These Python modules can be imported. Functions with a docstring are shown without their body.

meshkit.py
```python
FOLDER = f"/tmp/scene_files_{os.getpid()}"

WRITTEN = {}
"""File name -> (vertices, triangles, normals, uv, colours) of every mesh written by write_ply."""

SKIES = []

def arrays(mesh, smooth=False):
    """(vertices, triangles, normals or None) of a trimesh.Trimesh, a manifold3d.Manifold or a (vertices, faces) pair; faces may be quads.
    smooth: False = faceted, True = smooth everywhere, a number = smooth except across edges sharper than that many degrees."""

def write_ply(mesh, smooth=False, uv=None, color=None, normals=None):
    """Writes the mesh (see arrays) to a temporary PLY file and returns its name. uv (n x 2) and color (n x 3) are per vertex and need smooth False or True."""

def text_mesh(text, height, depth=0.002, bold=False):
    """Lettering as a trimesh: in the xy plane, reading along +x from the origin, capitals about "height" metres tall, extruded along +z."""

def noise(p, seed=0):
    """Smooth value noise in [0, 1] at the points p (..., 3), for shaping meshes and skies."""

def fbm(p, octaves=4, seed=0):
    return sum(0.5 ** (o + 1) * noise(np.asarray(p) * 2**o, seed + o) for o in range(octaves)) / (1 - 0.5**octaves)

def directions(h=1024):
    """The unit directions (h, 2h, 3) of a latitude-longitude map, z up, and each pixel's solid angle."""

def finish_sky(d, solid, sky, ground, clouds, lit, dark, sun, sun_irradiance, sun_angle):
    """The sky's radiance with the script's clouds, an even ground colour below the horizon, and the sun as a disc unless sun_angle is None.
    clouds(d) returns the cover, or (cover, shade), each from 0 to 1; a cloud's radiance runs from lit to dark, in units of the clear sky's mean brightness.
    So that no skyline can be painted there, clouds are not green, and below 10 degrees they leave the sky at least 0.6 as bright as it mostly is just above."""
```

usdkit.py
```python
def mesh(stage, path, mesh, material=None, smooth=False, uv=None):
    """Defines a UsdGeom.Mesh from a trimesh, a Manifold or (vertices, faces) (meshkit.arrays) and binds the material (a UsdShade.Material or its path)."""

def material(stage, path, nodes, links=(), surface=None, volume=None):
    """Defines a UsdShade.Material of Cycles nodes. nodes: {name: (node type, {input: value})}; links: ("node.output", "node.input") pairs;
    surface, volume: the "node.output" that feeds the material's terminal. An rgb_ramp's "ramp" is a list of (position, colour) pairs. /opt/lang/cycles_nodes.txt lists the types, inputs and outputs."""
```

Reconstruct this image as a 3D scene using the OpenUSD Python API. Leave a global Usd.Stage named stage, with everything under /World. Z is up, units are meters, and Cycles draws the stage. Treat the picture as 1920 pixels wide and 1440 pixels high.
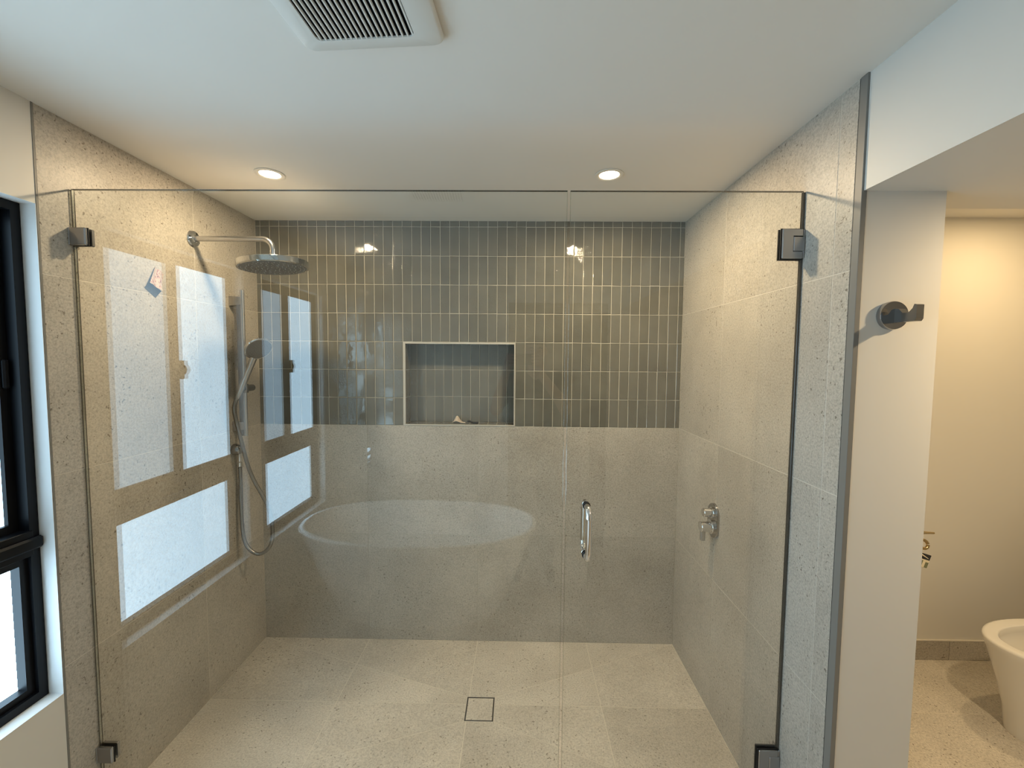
import math, random
import numpy as np, trimesh, manifold3d as m3
from shapely.geometry import Polygon, box as sbox
import usdkit, meshkit
from pxr import Usd, UsdGeom, UsdLux, UsdShade, Gf, Sdf, Vt

random.seed(7); rng = np.random.default_rng(7)
stage = Usd.Stage.CreateInMemory()
UsdGeom.SetStageUpAxis(stage, UsdGeom.Tokens.z); UsdGeom.SetStageMetersPerUnit(stage, 1.0)
UsdGeom.Xform.Define(stage, '/World'); stage.SetDefaultPrim(stage.GetPrimAtPath('/World'))
UsdGeom.Scope.Define(stage, '/World/Looks')

# ------------------------------------------------------------------ camera, sky, exposure
H_CAM = 1.5884
YAW, PITCH, ROLL, FPX = -0.0134, 0.0595, 0.0083, 787.2
def camera():
    cy, sy, cp, sp = math.cos(YAW), math.sin(YAW), math.cos(PITCH), math.sin(PITCH)
    fwd = np.array([sy*cp, cy*cp, -sp]); right = np.array([cy, -sy, 0]); up = np.cross(right, fwd)
    c, s = math.cos(ROLL), math.sin(ROLL)
    r, u = c*right + s*up, -s*right + c*up
    cam = UsdGeom.Camera.Define(stage, '/World/camera')
    m = Gf.Matrix4d(*r, 0, *u, 0, *(-fwd), 0, 0, 0, H_CAM, 1)
    cam.AddTransformOp().Set(m)
    cam.CreateHorizontalApertureAttr(36.0); cam.CreateVerticalApertureAttr(27.0)
    cam.CreateFocalLengthAttr(36.0*FPX/1920); cam.CreateClippingRangeAttr(Gf.Vec2f(0.01, 100))
    cam.CreateExposureAttr(0.35)
camera()
dome = UsdLux.DomeLight.Define(stage, '/World/sky')
dome.CreateColorAttr(Gf.Vec3f(0.62, 0.82, 1.0)); dome.CreateIntensityAttr(1.5)
WIN = np.array([3.25, 4.85, 6.15])           # radiance of daylight through the frosted panes
LAMP = np.array([1.0, 0.77, 0.49])          # colour of the warm downlights
LAMP_L, BEAM = 25.0, 0.85                       # glow of a downlight's lens; strength of its beam

# ------------------------------------------------------------------ measures of the place
XL, XR, D, CEIL, G = -1.4133, 0.8793, 2.2749, 2.319, 1.338
T = 0.61
YFL, YFR = 1.2388, 1.1426
SOFFIT = 2.027
YHOOK, XHOOK = 1.118, 1.095
YREAR = -0.80
XFAR = 2.90

# ------------------------------------------------------------------ materials
MATS = {}
def mat(name, nodes, links=(), surface='p.BSDF'):
    MATS[name] = usdkit.material(stage, '/World/Looks/' + name, nodes, links, surface=surface); return MATS[name]
def plain(name, col, rough=0.5, metallic=0.0, **kw):
    return mat(name, {'p': ('principled_bsdf', {'base_color': col, 'roughness': rough, 'metallic': metallic, **kw})})
def paint(name, col, rough=0.6):
    return mat(name, {'g': ('geometry', {}), 'n': ('noise_texture', {'scale': 260.0, 'detail': 2.0}), 'b': ('bump', {'strength': 0.05, 'distance': 0.001}),
        'p': ('principled_bsdf', {'base_color': col, 'roughness': rough, 'specular_ior_level': 0.3})},
        [('g.position', 'n.vector'), ('n.fac', 'b.height'), ('b.normal', 'p.normal')])
def stone(name, k, rough=0.42):
    """Porcelain tile that looks like limestone: soft clouds, fine grain and small dark pits."""
    lo, hi = [0.370*k, 0.340*k, 0.292*k], [0.495*k, 0.460*k, 0.402*k]
    return mat(name, {
        'g': ('geometry', {}), 'oi': ('object_info', {}),
        'off': ('combine_xyz', {}), 'mul': ('math', {'math_type': 'multiply', 'value2': 7.0}),
        'add': ('mix', {'mix_type': 'add', 'fac': 1.0}),
        'c': ('noise_texture', {'scale': 2.6, 'detail': 6.0, 'roughness': 0.62}),
        'cr': ('rgb_ramp', {'ramp': [(0.30, lo), (0.70, hi)]}),
        'f': ('noise_texture', {'scale': 150.0, 'detail': 3.0, 'roughness': 0.7}),
        'fr': ('rgb_ramp', {'ramp': [(0.28, [0.66]*3), (0.55, [1.0]*3), (0.75, [1.15]*3)]}),
        'm1': ('mix', {'mix_type': 'multiply', 'fac': 1.0}),
        's': ('noise_texture', {'scale': 95.0, 'detail': 1.5, 'roughness': 0.5}),
        'sc': ('noise_texture', {'scale': 5.0, 'detail': 2.0}),
        'sa': ('math', {'math_type': 'multiply_add', 'value2': 0.22, 'value3': -0.11}),
        'sb': ('math', {'math_type': 'add'}),
        'sr': ('rgb_ramp', {'ramp': [(0.0, [1.0]*3), (0.672, [1.0]*3), (0.74, [0.45, 0.43, 0.40])]}),
        'm2': ('mix', {'mix_type': 'multiply', 'fac': 1.0}),
        'b': ('bump', {'strength': 0.12, 'distance': 0.001}),
        'p': ('principled_bsdf', {'roughness': rough, 'specular_ior_level': 0.42})},
        [('oi.random', 'mul.value1'), ('mul.value', 'off.x'), ('mul.value', 'off.z'), ('g.position', 'add.color1'), ('off.vector', 'add.color2'),
         ('add.color', 'c.vector'), ('add.color', 'f.vector'), ('add.color', 's.vector'), ('add.color', 'sc.vector'),
         ('c.fac', 'cr.fac'), ('f.fac', 'fr.fac'), ('cr.color', 'm1.color1'), ('fr.color', 'm1.color2'),
         ('sc.fac', 'sa.value1'), ('s.fac', 'sb.value1'), ('sa.value', 'sb.value2'), ('sb.value', 'sr.fac'),
         ('m1.color', 'm2.color1'), ('sr.color', 'm2.color2'), ('m2.color', 'p.base_color'), ('f.fac', 'b.height'), ('b.normal', 'p.normal')])
def glaze(name, col):
    """Hand-made glazed tile: glossy, gently rippled, with stippled patches in the glaze."""
    return mat(name, {
        'g': ('geometry', {}), 'c': ('noise_texture', {'scale': 9.0, 'detail': 4.0}),
        'cr': ('rgb_ramp', {'ramp': [(0.3, [x*0.88 for x in col]), (0.7, [x*1.10 for x in col])]}),
        'w': ('noise_texture', {'scale': 26.0, 'detail': 1.0, 'roughness': 0.4}),
        'v': ('noise_texture', {'scale': 140.0, 'detail': 1.0, 'roughness': 0.5}),
        'k': ('noise_texture', {'scale': 7.0, 'detail': 2.0}),
        'kr': ('map_range', {'from_min': 0.47, 'from_max': 0.60, 'to_min': 0.10, 'to_max': 1.1, 'clamp': True}),
        'h': ('math', {'math_type': 'multiply'}), 'h2': ('math', {'math_type': 'add'}), 'wh': ('math', {'math_type': 'multiply', 'value2': 0.55}),
        'b': ('bump', {'strength': 0.6, 'distance': 0.0015}),
        'p': ('principled_bsdf', {'roughness': 0.05, 'specular_ior_level': 0.5})},
        [('g.position', 'c.vector'), ('g.position', 'w.vector'), ('g.position', 'v.vector'), ('g.position', 'k.vector'), ('c.fac', 'cr.fac'), ('cr.color', 'p.base_color'),
         ('k.fac', 'kr.value'), ('v.fac', 'h.value1'), ('kr.result', 'h.value2'), ('h.value', 'h2.value1'), ('w.fac', 'wh.value1'), ('wh.value', 'h2.value2'), ('h2.value', 'b.height'), ('b.normal', 'p.normal')])
STONE = [stone('stone_tile_%s' % 'abc'[i], k) for i, k in enumerate((1.07, 1.10, 1.135))]
FLOOR = [stone('floor_tile_%s' % 'ab'[i], k, 0.5) for i, k in enumerate((1.42, 1.46))]
GLAZE = [glaze('glazed_tile_%s' % 'abcd'[i], c) for i, c in enumerate(([0.134, 0.132, 0.112], [0.145, 0.142, 0.120], [0.157, 0.154, 0.131], [0.140, 0.139, 0.121]))]
plain('grout', [0.62, 0.58, 0.51], 0.85)
plain('floor_grout', [0.72, 0.665, 0.57], 0.85)
plain('mosaic_grout', [0.46, 0.43, 0.36], 0.85)
paint('ceiling_paint', [0.80, 0.775, 0.72], 0.6)
paint('wall_paint', [0.70, 0.68, 0.63], 0.5)
paint('reveal_paint', [0.80, 0.80, 0.78], 0.45)
plain('edge_trim_metal', [0.20, 0.195, 0.18], 0.5)
plain('dark_joint', [0.06, 0.058, 0.05], 0.7)
plain('chrome_dark_reflection', [0.42, 0.42, 0.43], 0.05, 1.0)  # chrome with the dark surroundings it mirrors put into its colour
plain('satin_steel', [0.30, 0.295, 0.285], 0.24, 1.0)
plain('niche_trim', [0.52, 0.50, 0.45], 0.5)
plain('chrome', [0.78, 0.78, 0.79], 0.05, 1.0)
plain('chrome_disc', [0.60, 0.60, 0.60], 0.06, 1.0)
plain('brushed_chrome', [0.56, 0.56, 0.57], 0.22, 1.0)
plain('clamp_metal', [0.42, 0.42, 0.43], 0.26, 1.0)
plain('nozzle_face', [0.16, 0.155, 0.15], 0.45)
plain('rubber_black', [0.012, 0.012, 0.013], 0.6)
plain('window_black', [0.003, 0.0035, 0.005], 0.42, 0.0, specular_ior_level=0.25)
plain('fan_plastic', [0.72, 0.72, 0.68], 0.42)
plain('fan_dark', [0.01, 0.01, 0.01], 0.8)
plain('porcelain', [0.80, 0.78, 0.73], 0.08)
plain('acrylic', [0.93, 0.93, 0.91], 0.16)
plain('drain_slot', [0.02, 0.018, 0.015], 0.5)
plain('door_paint', [0.20, 0.17, 0.14], 0.5)
plain('lamp_trim', [0.80, 0.77, 0.70], 0.4)
mat('lamp_lens', {'e': ('emission', {'color': list(LAMP), 'strength': LAMP_L})}, surface='e.emission')
def pane_mat(name, k):
    mat(name, {'e': ('emission', {'color': list(WIN/WIN.max()), 'strength': float(WIN.max()*k)}), 'gl': ('glossy_bsdf', {'color': [1, 1, 1], 'roughness': 0.05}),
        'fr': ('fresnel', {'IOR': 1.45}), 'mx': ('mix_closure', {})},
        [('fr.fac', 'mx.fac'), ('e.emission', 'mx.closure1'), ('gl.BSDF', 'mx.closure2')], surface='mx.closure')
pane_mat('frosted_pane', 1.0); pane_mat('sash_pane', 0.95); pane_mat('screened_pane', 0.42)
def glass_mat(name, tint):
    mat(name, {'g': ('geometry', {}), 'i': ('math', {'math_type': 'multiply_add', 'value2': 1/1.52 - 1.52, 'value3': 1.52}), 'fr': ('fresnel', {}),
        't': ('transparent_bsdf', {'color': tint}), 'gl': ('glossy_bsdf', {'color': [1, 1, 1], 'roughness': 0.0}), 'mx': ('mix_closure', {})},
        [('g.backfacing', 'i.value1'), ('i.value', 'fr.IOR'), ('fr.fac', 'mx.fac'), ('t.BSDF', 'mx.closure1'), ('gl.BSDF', 'mx.closure2')], surface='mx.closure')
glass_mat('shower_glass', [0.965, 0.978, 0.968])
plain('glass_edge', [0.085, 0.075, 0.06], 0.15, 0.0, specular_ior_level=0.6)
mat('glass_edge_clear', {'t': ('transparent_bsdf', {'color': [0.86, 0.87, 0.83]}), 'gl': ('glossy_bsdf', {'color': [0.9, 0.9, 0.88], 'roughness': 0.12}), 'mx': ('mix_closure', {'fac': 0.25})},
    [('t.BSDF', 'mx.closure1'), ('gl.BSDF', 'mx.closure2')], surface='mx.closure')
def print_mat(name, base, ink, ink2):
    mat(name, {'g': ('geometry', {}), 'mp': ('mapping', {'scale': [60.0, 60.0, 26.0], 'rotation': [0.55, 0, 0]}), 'n': ('noise_texture', {'scale': 3.2, 'detail': 2.0}),
        'r': ('rgb_ramp', {'ramp': [(0.30, ink), (0.40, ink2), (0.47, base), (1.0, base)]}), 'p': ('principled_bsdf', {'roughness': 0.5})},
        [('g.position', 'mp.vector'), ('mp.vector', 'n.vector'), ('n.fac', 'r.fac'), ('r.color', 'p.base_color')])
print_mat('label_print', [0.50, 0.42, 0.34], [0.10, 0.06, 0.05], [0.45, 0.16, 0.14])
plain('label_grey', [0.085, 0.085, 0.085], 0.95, 0.0, specular_ior_level=0.05)  # even dark grey of the sheet below the printed label
plain('scrap_paper', [0.52, 0.45, 0.38], 0.8)
plain('tag_black', [0.015, 0.013, 0.012], 0.4); plain('tag_cream', [0.70, 0.62, 0.44], 0.5); plain('tag_olive', [0.16, 0.17, 0.09], 0.5)
plain('brass', [0.45, 0.33, 0.16], 0.25, 1.0)
plain('skin', [0.45, 0.28, 0.20], 0.5); plain('hair', [0.02, 0.015, 0.012], 0.5); plain('shirt', [0.045, 0.047, 0.052], 0.8); plain('trousers', [0.03, 0.032, 0.04], 0.8)
plain('shoe', [0.03, 0.03, 0.03], 0.5); plain('eye_white', [0.7, 0.68, 0.65], 0.3); plain('phone_body', [0.03, 0.03, 0.035], 0.25); plain('lip', [0.36, 0.17, 0.14], 0.5)

# ------------------------------------------------------------------ scene tree helpers
USED = {}
def numbered(parent, name):
    k = USED.get((parent, name), 0); USED[(parent, name)] = k + 1
    return f'{parent}/{name}' if k == 0 else f'{parent}/{name}_{k:03d}'
def data(p, label=None, cat=None, group=None, kind=None):
    for k, v in (('label', label), ('category', cat), ('group', group), ('kind', kind)):
        if v: p.SetCustomDataByKey(k, v)
BASE = {}
def thing(name, label=None, cat=None, base=(0, 0, 0), group=None, kind=None):
    path = numbered('/World', name); x = UsdGeom.Xform.Define(stage, path)
    x.AddTranslateOp().Set(Gf.Vec3d(*map(float, base))); BASE[path] = np.array(base, float)
    data(x.GetPrim(), label, cat, group, kind); return path
def part(parent, name, mesh, m, smooth=35, label=None, kind=None):
    """One mesh under a thing, or under a part of it; the mesh is given in the room's coordinates."""
    path = numbered(parent, name)
    root = '/'.join(path.split('/')[:3])
    v, f, n = meshkit.arrays(mesh, smooth)
    v = v - BASE[root]
    p = UsdGeom.Mesh.Define(stage, path)
    p.CreatePointsAttr(Vt.Vec3fArray.FromNumpy(v.astype(np.float32)))
    p.CreateFaceVertexCountsAttr(Vt.IntArray.FromNumpy(np.full(len(f), 3, np.int32)))
    p.CreateFaceVertexIndicesAttr(Vt.IntArray.FromNumpy(f.astype(np.int32).ravel()))
    p.CreateSubdivisionSchemeAttr('none')
    if n is not None:
        p.CreateNormalsAttr(Vt.Vec3fArray.FromNumpy(n.astype(np.float32))); p.SetNormalsInterpolation('vertex')
    UsdShade.MaterialBindingAPI.Apply(p.GetPrim()).Bind(m if isinstance(m, UsdShade.Material) else MATS[m])
    data(p.GetPrim(), label, None, None, kind); return path
def copy_thing(src, base, label, group=None):
    path = numbered('/World', src.split('/')[-1]); x = UsdGeom.Xform.Define(stage, path)
    x.GetPrim().GetReferences().AddInternalReference(src)
    UsdGeom.Xformable(x).ClearXformOpOrder(); x.AddTranslateOp().Set(Gf.Vec3d(*map(float, base)))
    x.GetPrim().SetInstanceable(True); BASE[path] = np.array(base, float)
    data(x.GetPrim(), label, stage.GetPrimAtPath(src).GetCustomDataByKey('category'), group); return path

# ------------------------------------------------------------------ mesh helpers
def cat(*ms): return trimesh.util.concatenate([m for m in ms if m is not None])
def bx(x0, x1, y0, y1, z0, z1):
    return trimesh.creation.box(bounds=[[min(x0, x1), min(y0, y1), min(z0, z1)], [max(x0, x1), max(y0, y1), max(z0, z1)]])
def cbox(x0, x1, y0, y1, z0, z1, c=0.002):
    lo = np.minimum([x0, y0, z0], [x1, y1, z1]); hi = np.maximum([x0, y0, z0], [x1, y1, z1]); pts = []
    for s in np.ndindex(2, 2, 2):
        q = np.where(s, hi, lo); d = np.where(s, -c, c)
        for k in range(3):
            w = q + d; w[k] = q[k]; pts.append(w)
    return trimesh.convex.convex_hull(np.array(pts))
def tile(axis, face, inward, a0, a1, b0, b1, gap=0.0012, th=0.008, bev=0.0005, jit=0.0, wob=0.0):
    """A tile slab with a bevelled face: axis is its normal, face the plane of its front, inward the way to its back; a and b its extent on the other two axes."""
    o = [i for i in range(3) if i != axis]; a0 += gap; a1 -= gap; b0 += gap; b1 -= gap
    e = rng.normal(0, wob, 8) if wob else np.zeros(8); t = rng.normal(0, jit, 3) if jit else np.zeros(3)
    A = np.array([[a0+e[0], b0+e[1]], [a1+e[2], b0+e[3]], [a1+e[4], b1+e[5]], [a0+e[6], b1+e[7]]])
    ctr = A.mean(0); B = A + np.sign(ctr - A)*bev
    v = []
    for P, dep in ((A, th), (A, bev*0.8), (B, 0.0)):
        for q in P:
            p = np.zeros(3); p[o[0]], p[o[1]] = q; d = dep
            if dep < th: d = dep + t[0] + t[1]*np.sign(q[0]-ctr[0]) + t[2]*np.sign(q[1]-ctr[1])
            p[axis] = face + inward*d; v.append(p)
    f = [[0, 1, 2, 3]] + [[8, 9, 10, 11]]
    for s in (0, 4):
        for k in range(4): f.append([s+k, s+(k+1) % 4, s+4+(k+1) % 4, s+4+k])
    f = np.array(f); f = np.vstack([f[:, [0, 1, 2]], f[:, [0, 2, 3]]])
    m = trimesh.Trimesh(np.array(v), f, process=False); trimesh.repair.fix_normals(m); return m
def frame3(t):
    t = t/np.linalg.norm(t); a = np.cross(t, [0, 0, 1.0] if abs(t[2]) < 0.9 else [1.0, 0, 0]); a /= np.linalg.norm(a); return a, np.cross(t, a)
def spline(pts, n=60):
    from scipy.interpolate import CubicSpline
    p = np.array(pts, float); s = np.r_[0, np.cumsum(np.linalg.norm(np.diff(p, axis=0), axis=1))]
    return CubicSpline(s, p)(np.linspace(0, s[-1], n))
def tube(pts, r, sides=20):
    """A round tube along a path, with parallel-transported rings and capped ends."""
    p = np.array(pts, float); n = len(p); r = np.broadcast_to(r, n); t = np.gradient(p, axis=0); t /= np.linalg.norm(t, axis=1, keepdims=True)
    a, _ = frame3(t[0]); v = []; ang = np.arange(sides)*2*np.pi/sides
    for i in range(n):
        a = a - t[i]*(a @ t[i]); a /= np.linalg.norm(a); b = np.cross(t[i], a)
        v.append(p[i] + r[i]*(np.cos(ang)[:, None]*a + np.sin(ang)[:, None]*b))
    v = np.vstack(v + [p[:1], p[-1:]]); f = []
    for i in range(n-1):
        for k in range(sides):
            q = [i*sides+k, i*sides+(k+1) % sides, (i+1)*sides+(k+1) % sides, (i+1)*sides+k]; f += [[q[0], q[1], q[2]], [q[0], q[2], q[3]]]
    for k in range(sides):
        f.append([n*sides, (k+1) % sides, k]); f.append([n*sides+1, (n-1)*sides+k, (n-1)*sides+(k+1) % sides])
    return trimesh.Trimesh(v, f, process=False)
def lathe(profile, centre, axis, seg=40):
    """Revolves (distance along axis, radius) pairs about an axis through centre; radius 0 closes an end."""
    axis = np.array(axis, float); axis /= np.linalg.norm(axis); a, b = frame3(axis); ang = np.arange(seg)*2*np.pi/seg; c = np.array(centre, float)
    v = np.vstack([c + axis*h + max(r, 1e-5)*(np.cos(ang)[:, None]*a + np.sin(ang)[:, None]*b) for h, r in profile]); f = []
    for i in range(len(profile)-1):
        for k in range(seg):
            q = [i*seg+k, i*seg+(k+1) % seg, (i+1)*seg+(k+1) % seg, (i+1)*seg+k]; f += [[q[0], q[1], q[2]], [q[0], q[2], q[3]]]
    m = trimesh.Trimesh(v, f, process=False); 
    if m.volume < 0: m.invert()
    return m
def cyl(p, q, r, bev=0.001, seg=32):
    p, q = np.array(p, float), np.array(q, float); L = np.linalg.norm(q-p)
    return lathe([(0, 0), (0, r-bev), (bev, r), (L-bev, r), (L, r-bev), (L, 0)], p, q-p, seg)
def loft(rings):
    """Skins closed rings of equal length; the ends are closed by a fan."""
    n = len(rings[0]); v = np.vstack(rings + [np.mean(rings[0], 0, keepdims=True), np.mean(rings[-1], 0, keepdims=True)]); f = []
    for i in range(len(rings)-1):
        for k in range(n):
            q = [i*n+k, i*n+(k+1) % n, (i+1)*n+(k+1) % n, (i+1)*n+k]; f += [[q[0], q[1], q[2]], [q[0], q[2], q[3]]]
    N = len(rings)*n
    for k in range(n): f.append([N, (k+1) % n, k]); f.append([N+1, N-n+k, N-n+(k+1) % n])
    m = trimesh.Trimesh(v, f, process=False)
    if m.volume < 0: m.invert()
    return m
def to_man(m): return m3.Manifold(m3.Mesh(np.asarray(m.vertices, np.float32), np.asarray(m.faces, np.uint32)))
def cut(m, *holes):
    r = to_man(m)
    for h in holes: r = r - to_man(h)
    q = r.to_mesh(); return trimesh.Trimesh(q.vert_properties[:, :3], q.tri_verts, process=False)
def prism(poly, z0, z1):
    m = trimesh.creation.extrude_polygon(poly, z1-z0, engine='earcut'); m.apply_translation([0, 0, z0]); return m
def rrect(x0, x1, y0, y1, r): return sbox(x0+r, y0+r, x1-r, y1-r).buffer(r, quad_segs=6)
def turn(m, deg, c, axis=(0, 0, 1)):
    m = m.copy(); m.apply_transform(trimesh.transformations.rotation_matrix(math.radians(deg), axis, c)); return m

# ================================================================== THE SETTING
# ---- floor
fl = thing('floor', 'pale limestone look floor tiles running through the bathroom and toilet room', kind='structure')
part(fl, 'grout_bed', bx(-1.7, 3.2, -1.0, 2.6, -0.15, -0.0005), 'floor_grout')
DR = [(-0.2235, 1.7475), (-0.0925, 1.7475), (-0.0925, 1.8815), (-0.2235, 1.8815)]
x_j = [XL-0.02] + [-0.8234 + T*k for k in range(7)]
y_j = [YREAR-0.03] + [1.84 - T*k for k in range(4, -1, -1)] + [D+0.02]
def floor_piece(poly, i):
    poly = poly.buffer(-0.0015, join_style='mitre')
    for q in getattr(poly, 'geoms', [poly]):
        if q.is_empty or q.area < 2e-4: continue
        part(fl, 'floor_tile', prism(q, -0.008, 0.0), FLOOR[i % 2], smooth=False)
YS = 1.338
corners = [(XL, YS), (XR, YS), (XR, D), (XL, D)]
wedges = [Polygon([corners[k], corners[(k+1) % 4], DR[(k+1) % 4], DR[k]]) for k in range(4)]
n = 0
for i in range(len(x_j)-1):
    for j in range(len(y_j)-1):
        cell = sbox(x_j[i], y_j[j], x_j[i+1], y_j[j+1])
        inside = cell.intersection(sbox(XL, YS, XR, D))
        for w in wedges:
            q = inside.intersection(w)
            if q.area > 1e-3: floor_piece(q, n); n += 1
        q = cell.difference(sbox(XL-0.1, YS, XR+0.11, D+0.1))
        for g in getattr(q, 'geoms', [q]):
            if g.area > 1e-3: floor_piece(g, n); n += 1

# ---- the wall behind the shower: limestone tiles below, slim glazed tiles above, and a niche
wb = thing('wall_back', 'shower end wall with limestone tiles below slim grey glazed tiles', kind='structure')
NX0, NX1, NZ0, NZ1, ND = -0.6237, -0.0125, 2*T, 2*T + 3*T/4, 0.105
core = cut(bx(XL-0.3, 3.2, D+0.0011, D+0.30, -0.15, 2.6), bx(NX0+0.001, NX1-0.001, D-0.1, D+ND+0.002, NZ0+0.001, NZ1-0.001))
part(wb, 'grout_bed', core, 'mosaic_grout', smooth=False)
xs = [XL] + [-0.8234 + T*k for k in range(3)] + [XR]
for i in range(4):
    for j in range(2):
        part(wb, 'wall_tile', tile(1, D, 1, xs[i], xs[i+1], T*j, T*(j+1)), STONE[(i+2*j) % 3], smooth=False)
P = (XR-XL)/45
cx = [XL] + [XL + P*(0.5+k) for k in range(45)] + [XR]
top = []
for j in range(8):
    z0, z1 = 2*T + j*T/4, min(2*T + (j+1)*T/4, CEIL)
    for i in range(46):
        if j < 3 and cx[i] > NX0-0.01 and cx[i+1] < NX1+0.01: continue
        m = tile(1, D-0.0008, 1, cx[i], cx[i+1], z0, z1, gap=0.0016, bev=0.0018, jit=0.00018, wob=0.00045)
        if j == 7: top.append(m)
        else: part(wb, 'glazed_tile', m, GLAZE[rng.integers(4)], smooth=False)
part(wb, 'cut_glazed_tile', cat(*top), GLAZE[1], smooth=False, kind='stuff')
part(wb, 'plaster', bx(XHOOK-0.01, 3.2, D-0.08, D+0.01, -0.15, 2.6), 'wall_paint', smooth=False)

ni = thing('shower_niche', 'recessed tiled niche with pale edge trim in the glazed shower wall', base=((NX0+NX1)/2, D, NZ0), kind='structure')
a0, a1, b0, b1 = NX0+0.0125, NX1-0.0075, NZ0+0.0075, NZ1-0.0105
part(ni, 'edge_trim', cut(bx(NX0+0.0016, NX1-0.0016, D-0.0016, D+0.006, NZ0+0.0016, NZ1-0.0016), bx(a0, a1, D-0.1, D+0.1, b0, b1)), 'niche_trim', smooth=False)
part(ni, 'grout_bed', cat(bx(NX0, a0-0.004, D+0.006, D+ND, NZ0, NZ1), bx(a1+0.004, NX1, D+0.006, D+ND, NZ0, NZ1), bx(NX0, NX1, D+0.006, D+ND, NZ0, b0-0.004), bx(NX0, NX1, D+0.006, D+ND, b1+0.004, NZ1), bx(NX0, NX1, D+ND-0.0012, D+ND+0.01, NZ0, NZ1)), 'mosaic_grout', smooth=False)
ncx = [a0] + [x for x in cx if a0+0.012 < x < a1-0.008] + [a1]
nz = [b0, NZ0+T/4, NZ0+T/2, b1]
for i in range(len(ncx)-1):
    for j in range(3):
        part(ni, 'glazed_tile', tile(1, D+ND-0.003, 1, ncx[i], ncx[i+1], nz[j], nz[j+1], gap=0.0016, th=0.006, jit=0.0001, wob=0.0003), GLAZE[rng.integers(4)], smooth=False)
    part(ni, 'glazed_tile', tile(2, b0, -1, ncx[i], ncx[i+1], D+0.006, D+ND-0.003, gap=0.0016, th=0.006), GLAZE[rng.integers(4)], smooth=False)
    part(ni, 'glazed_tile', tile(2, b1, 1, ncx[i], ncx[i+1], D+0.006, D+ND-0.003, gap=0.0016, th=0.006), GLAZE[rng.integers(4)], smooth=False)
for j in range(3):
    for x, s in ((a0, -1), (a1, 1)):
        for y0, y1 in ((D+0.006, D+0.055), (D+0.055, D+ND-0.003)):
            part(ni, 'glazed_tile', tile(0, x, s, y0, y1, nz[j], nz[j+1], gap=0.0016, th=0.006), GLAZE[rng.integers(4)], smooth=False)

# ---- left wall with its two windows; the shower end is tiled
wl = thing('wall_left', 'left wall, painted around two windows and limestone tiled in the shower', kind='structure')
WY0, WY1, WZ0, WZ1, WSH = 0.520, 1.236, 0.530, 2.031, -0.876
XO = XL-0.17
holes = [bx(XO-0.1, XL+0.1, WY0+s, WY1+s, WZ0, WZ1) for s in (0, WSH)]
part(wl, 'plaster', cut(bx(XO, XL, YREAR-0.2, YFL, -0.15, 2.6), *holes), 'wall_paint', smooth=False)
part(wl, 'grout_bed', bx(XO, XL-0.0006, YFL, D+0.3, -0.15, 2.6), 'grout', smooth=False)
zz = [0, T, 2*T, 3*T, CEIL]
for j in range(4):
    part(wl, 'wall_tile', tile(0, XL, -1, YFL+0.004, 1.8401, zz[j], zz[j+1]), STONE[j % 3], smooth=False)
    part(wl, 'wall_tile', tile(0, XL, -1, 1.8401, D, zz[j], zz[j+1]), STONE[(j+1) % 3], smooth=False)
part(wl, 'edge_trim', cbox(XL-0.01, XL+0.0015, YFL-0.002, YFL+0.004, 0, CEIL, 0.0005), 'edge_trim_metal', smooth=False)

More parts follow.
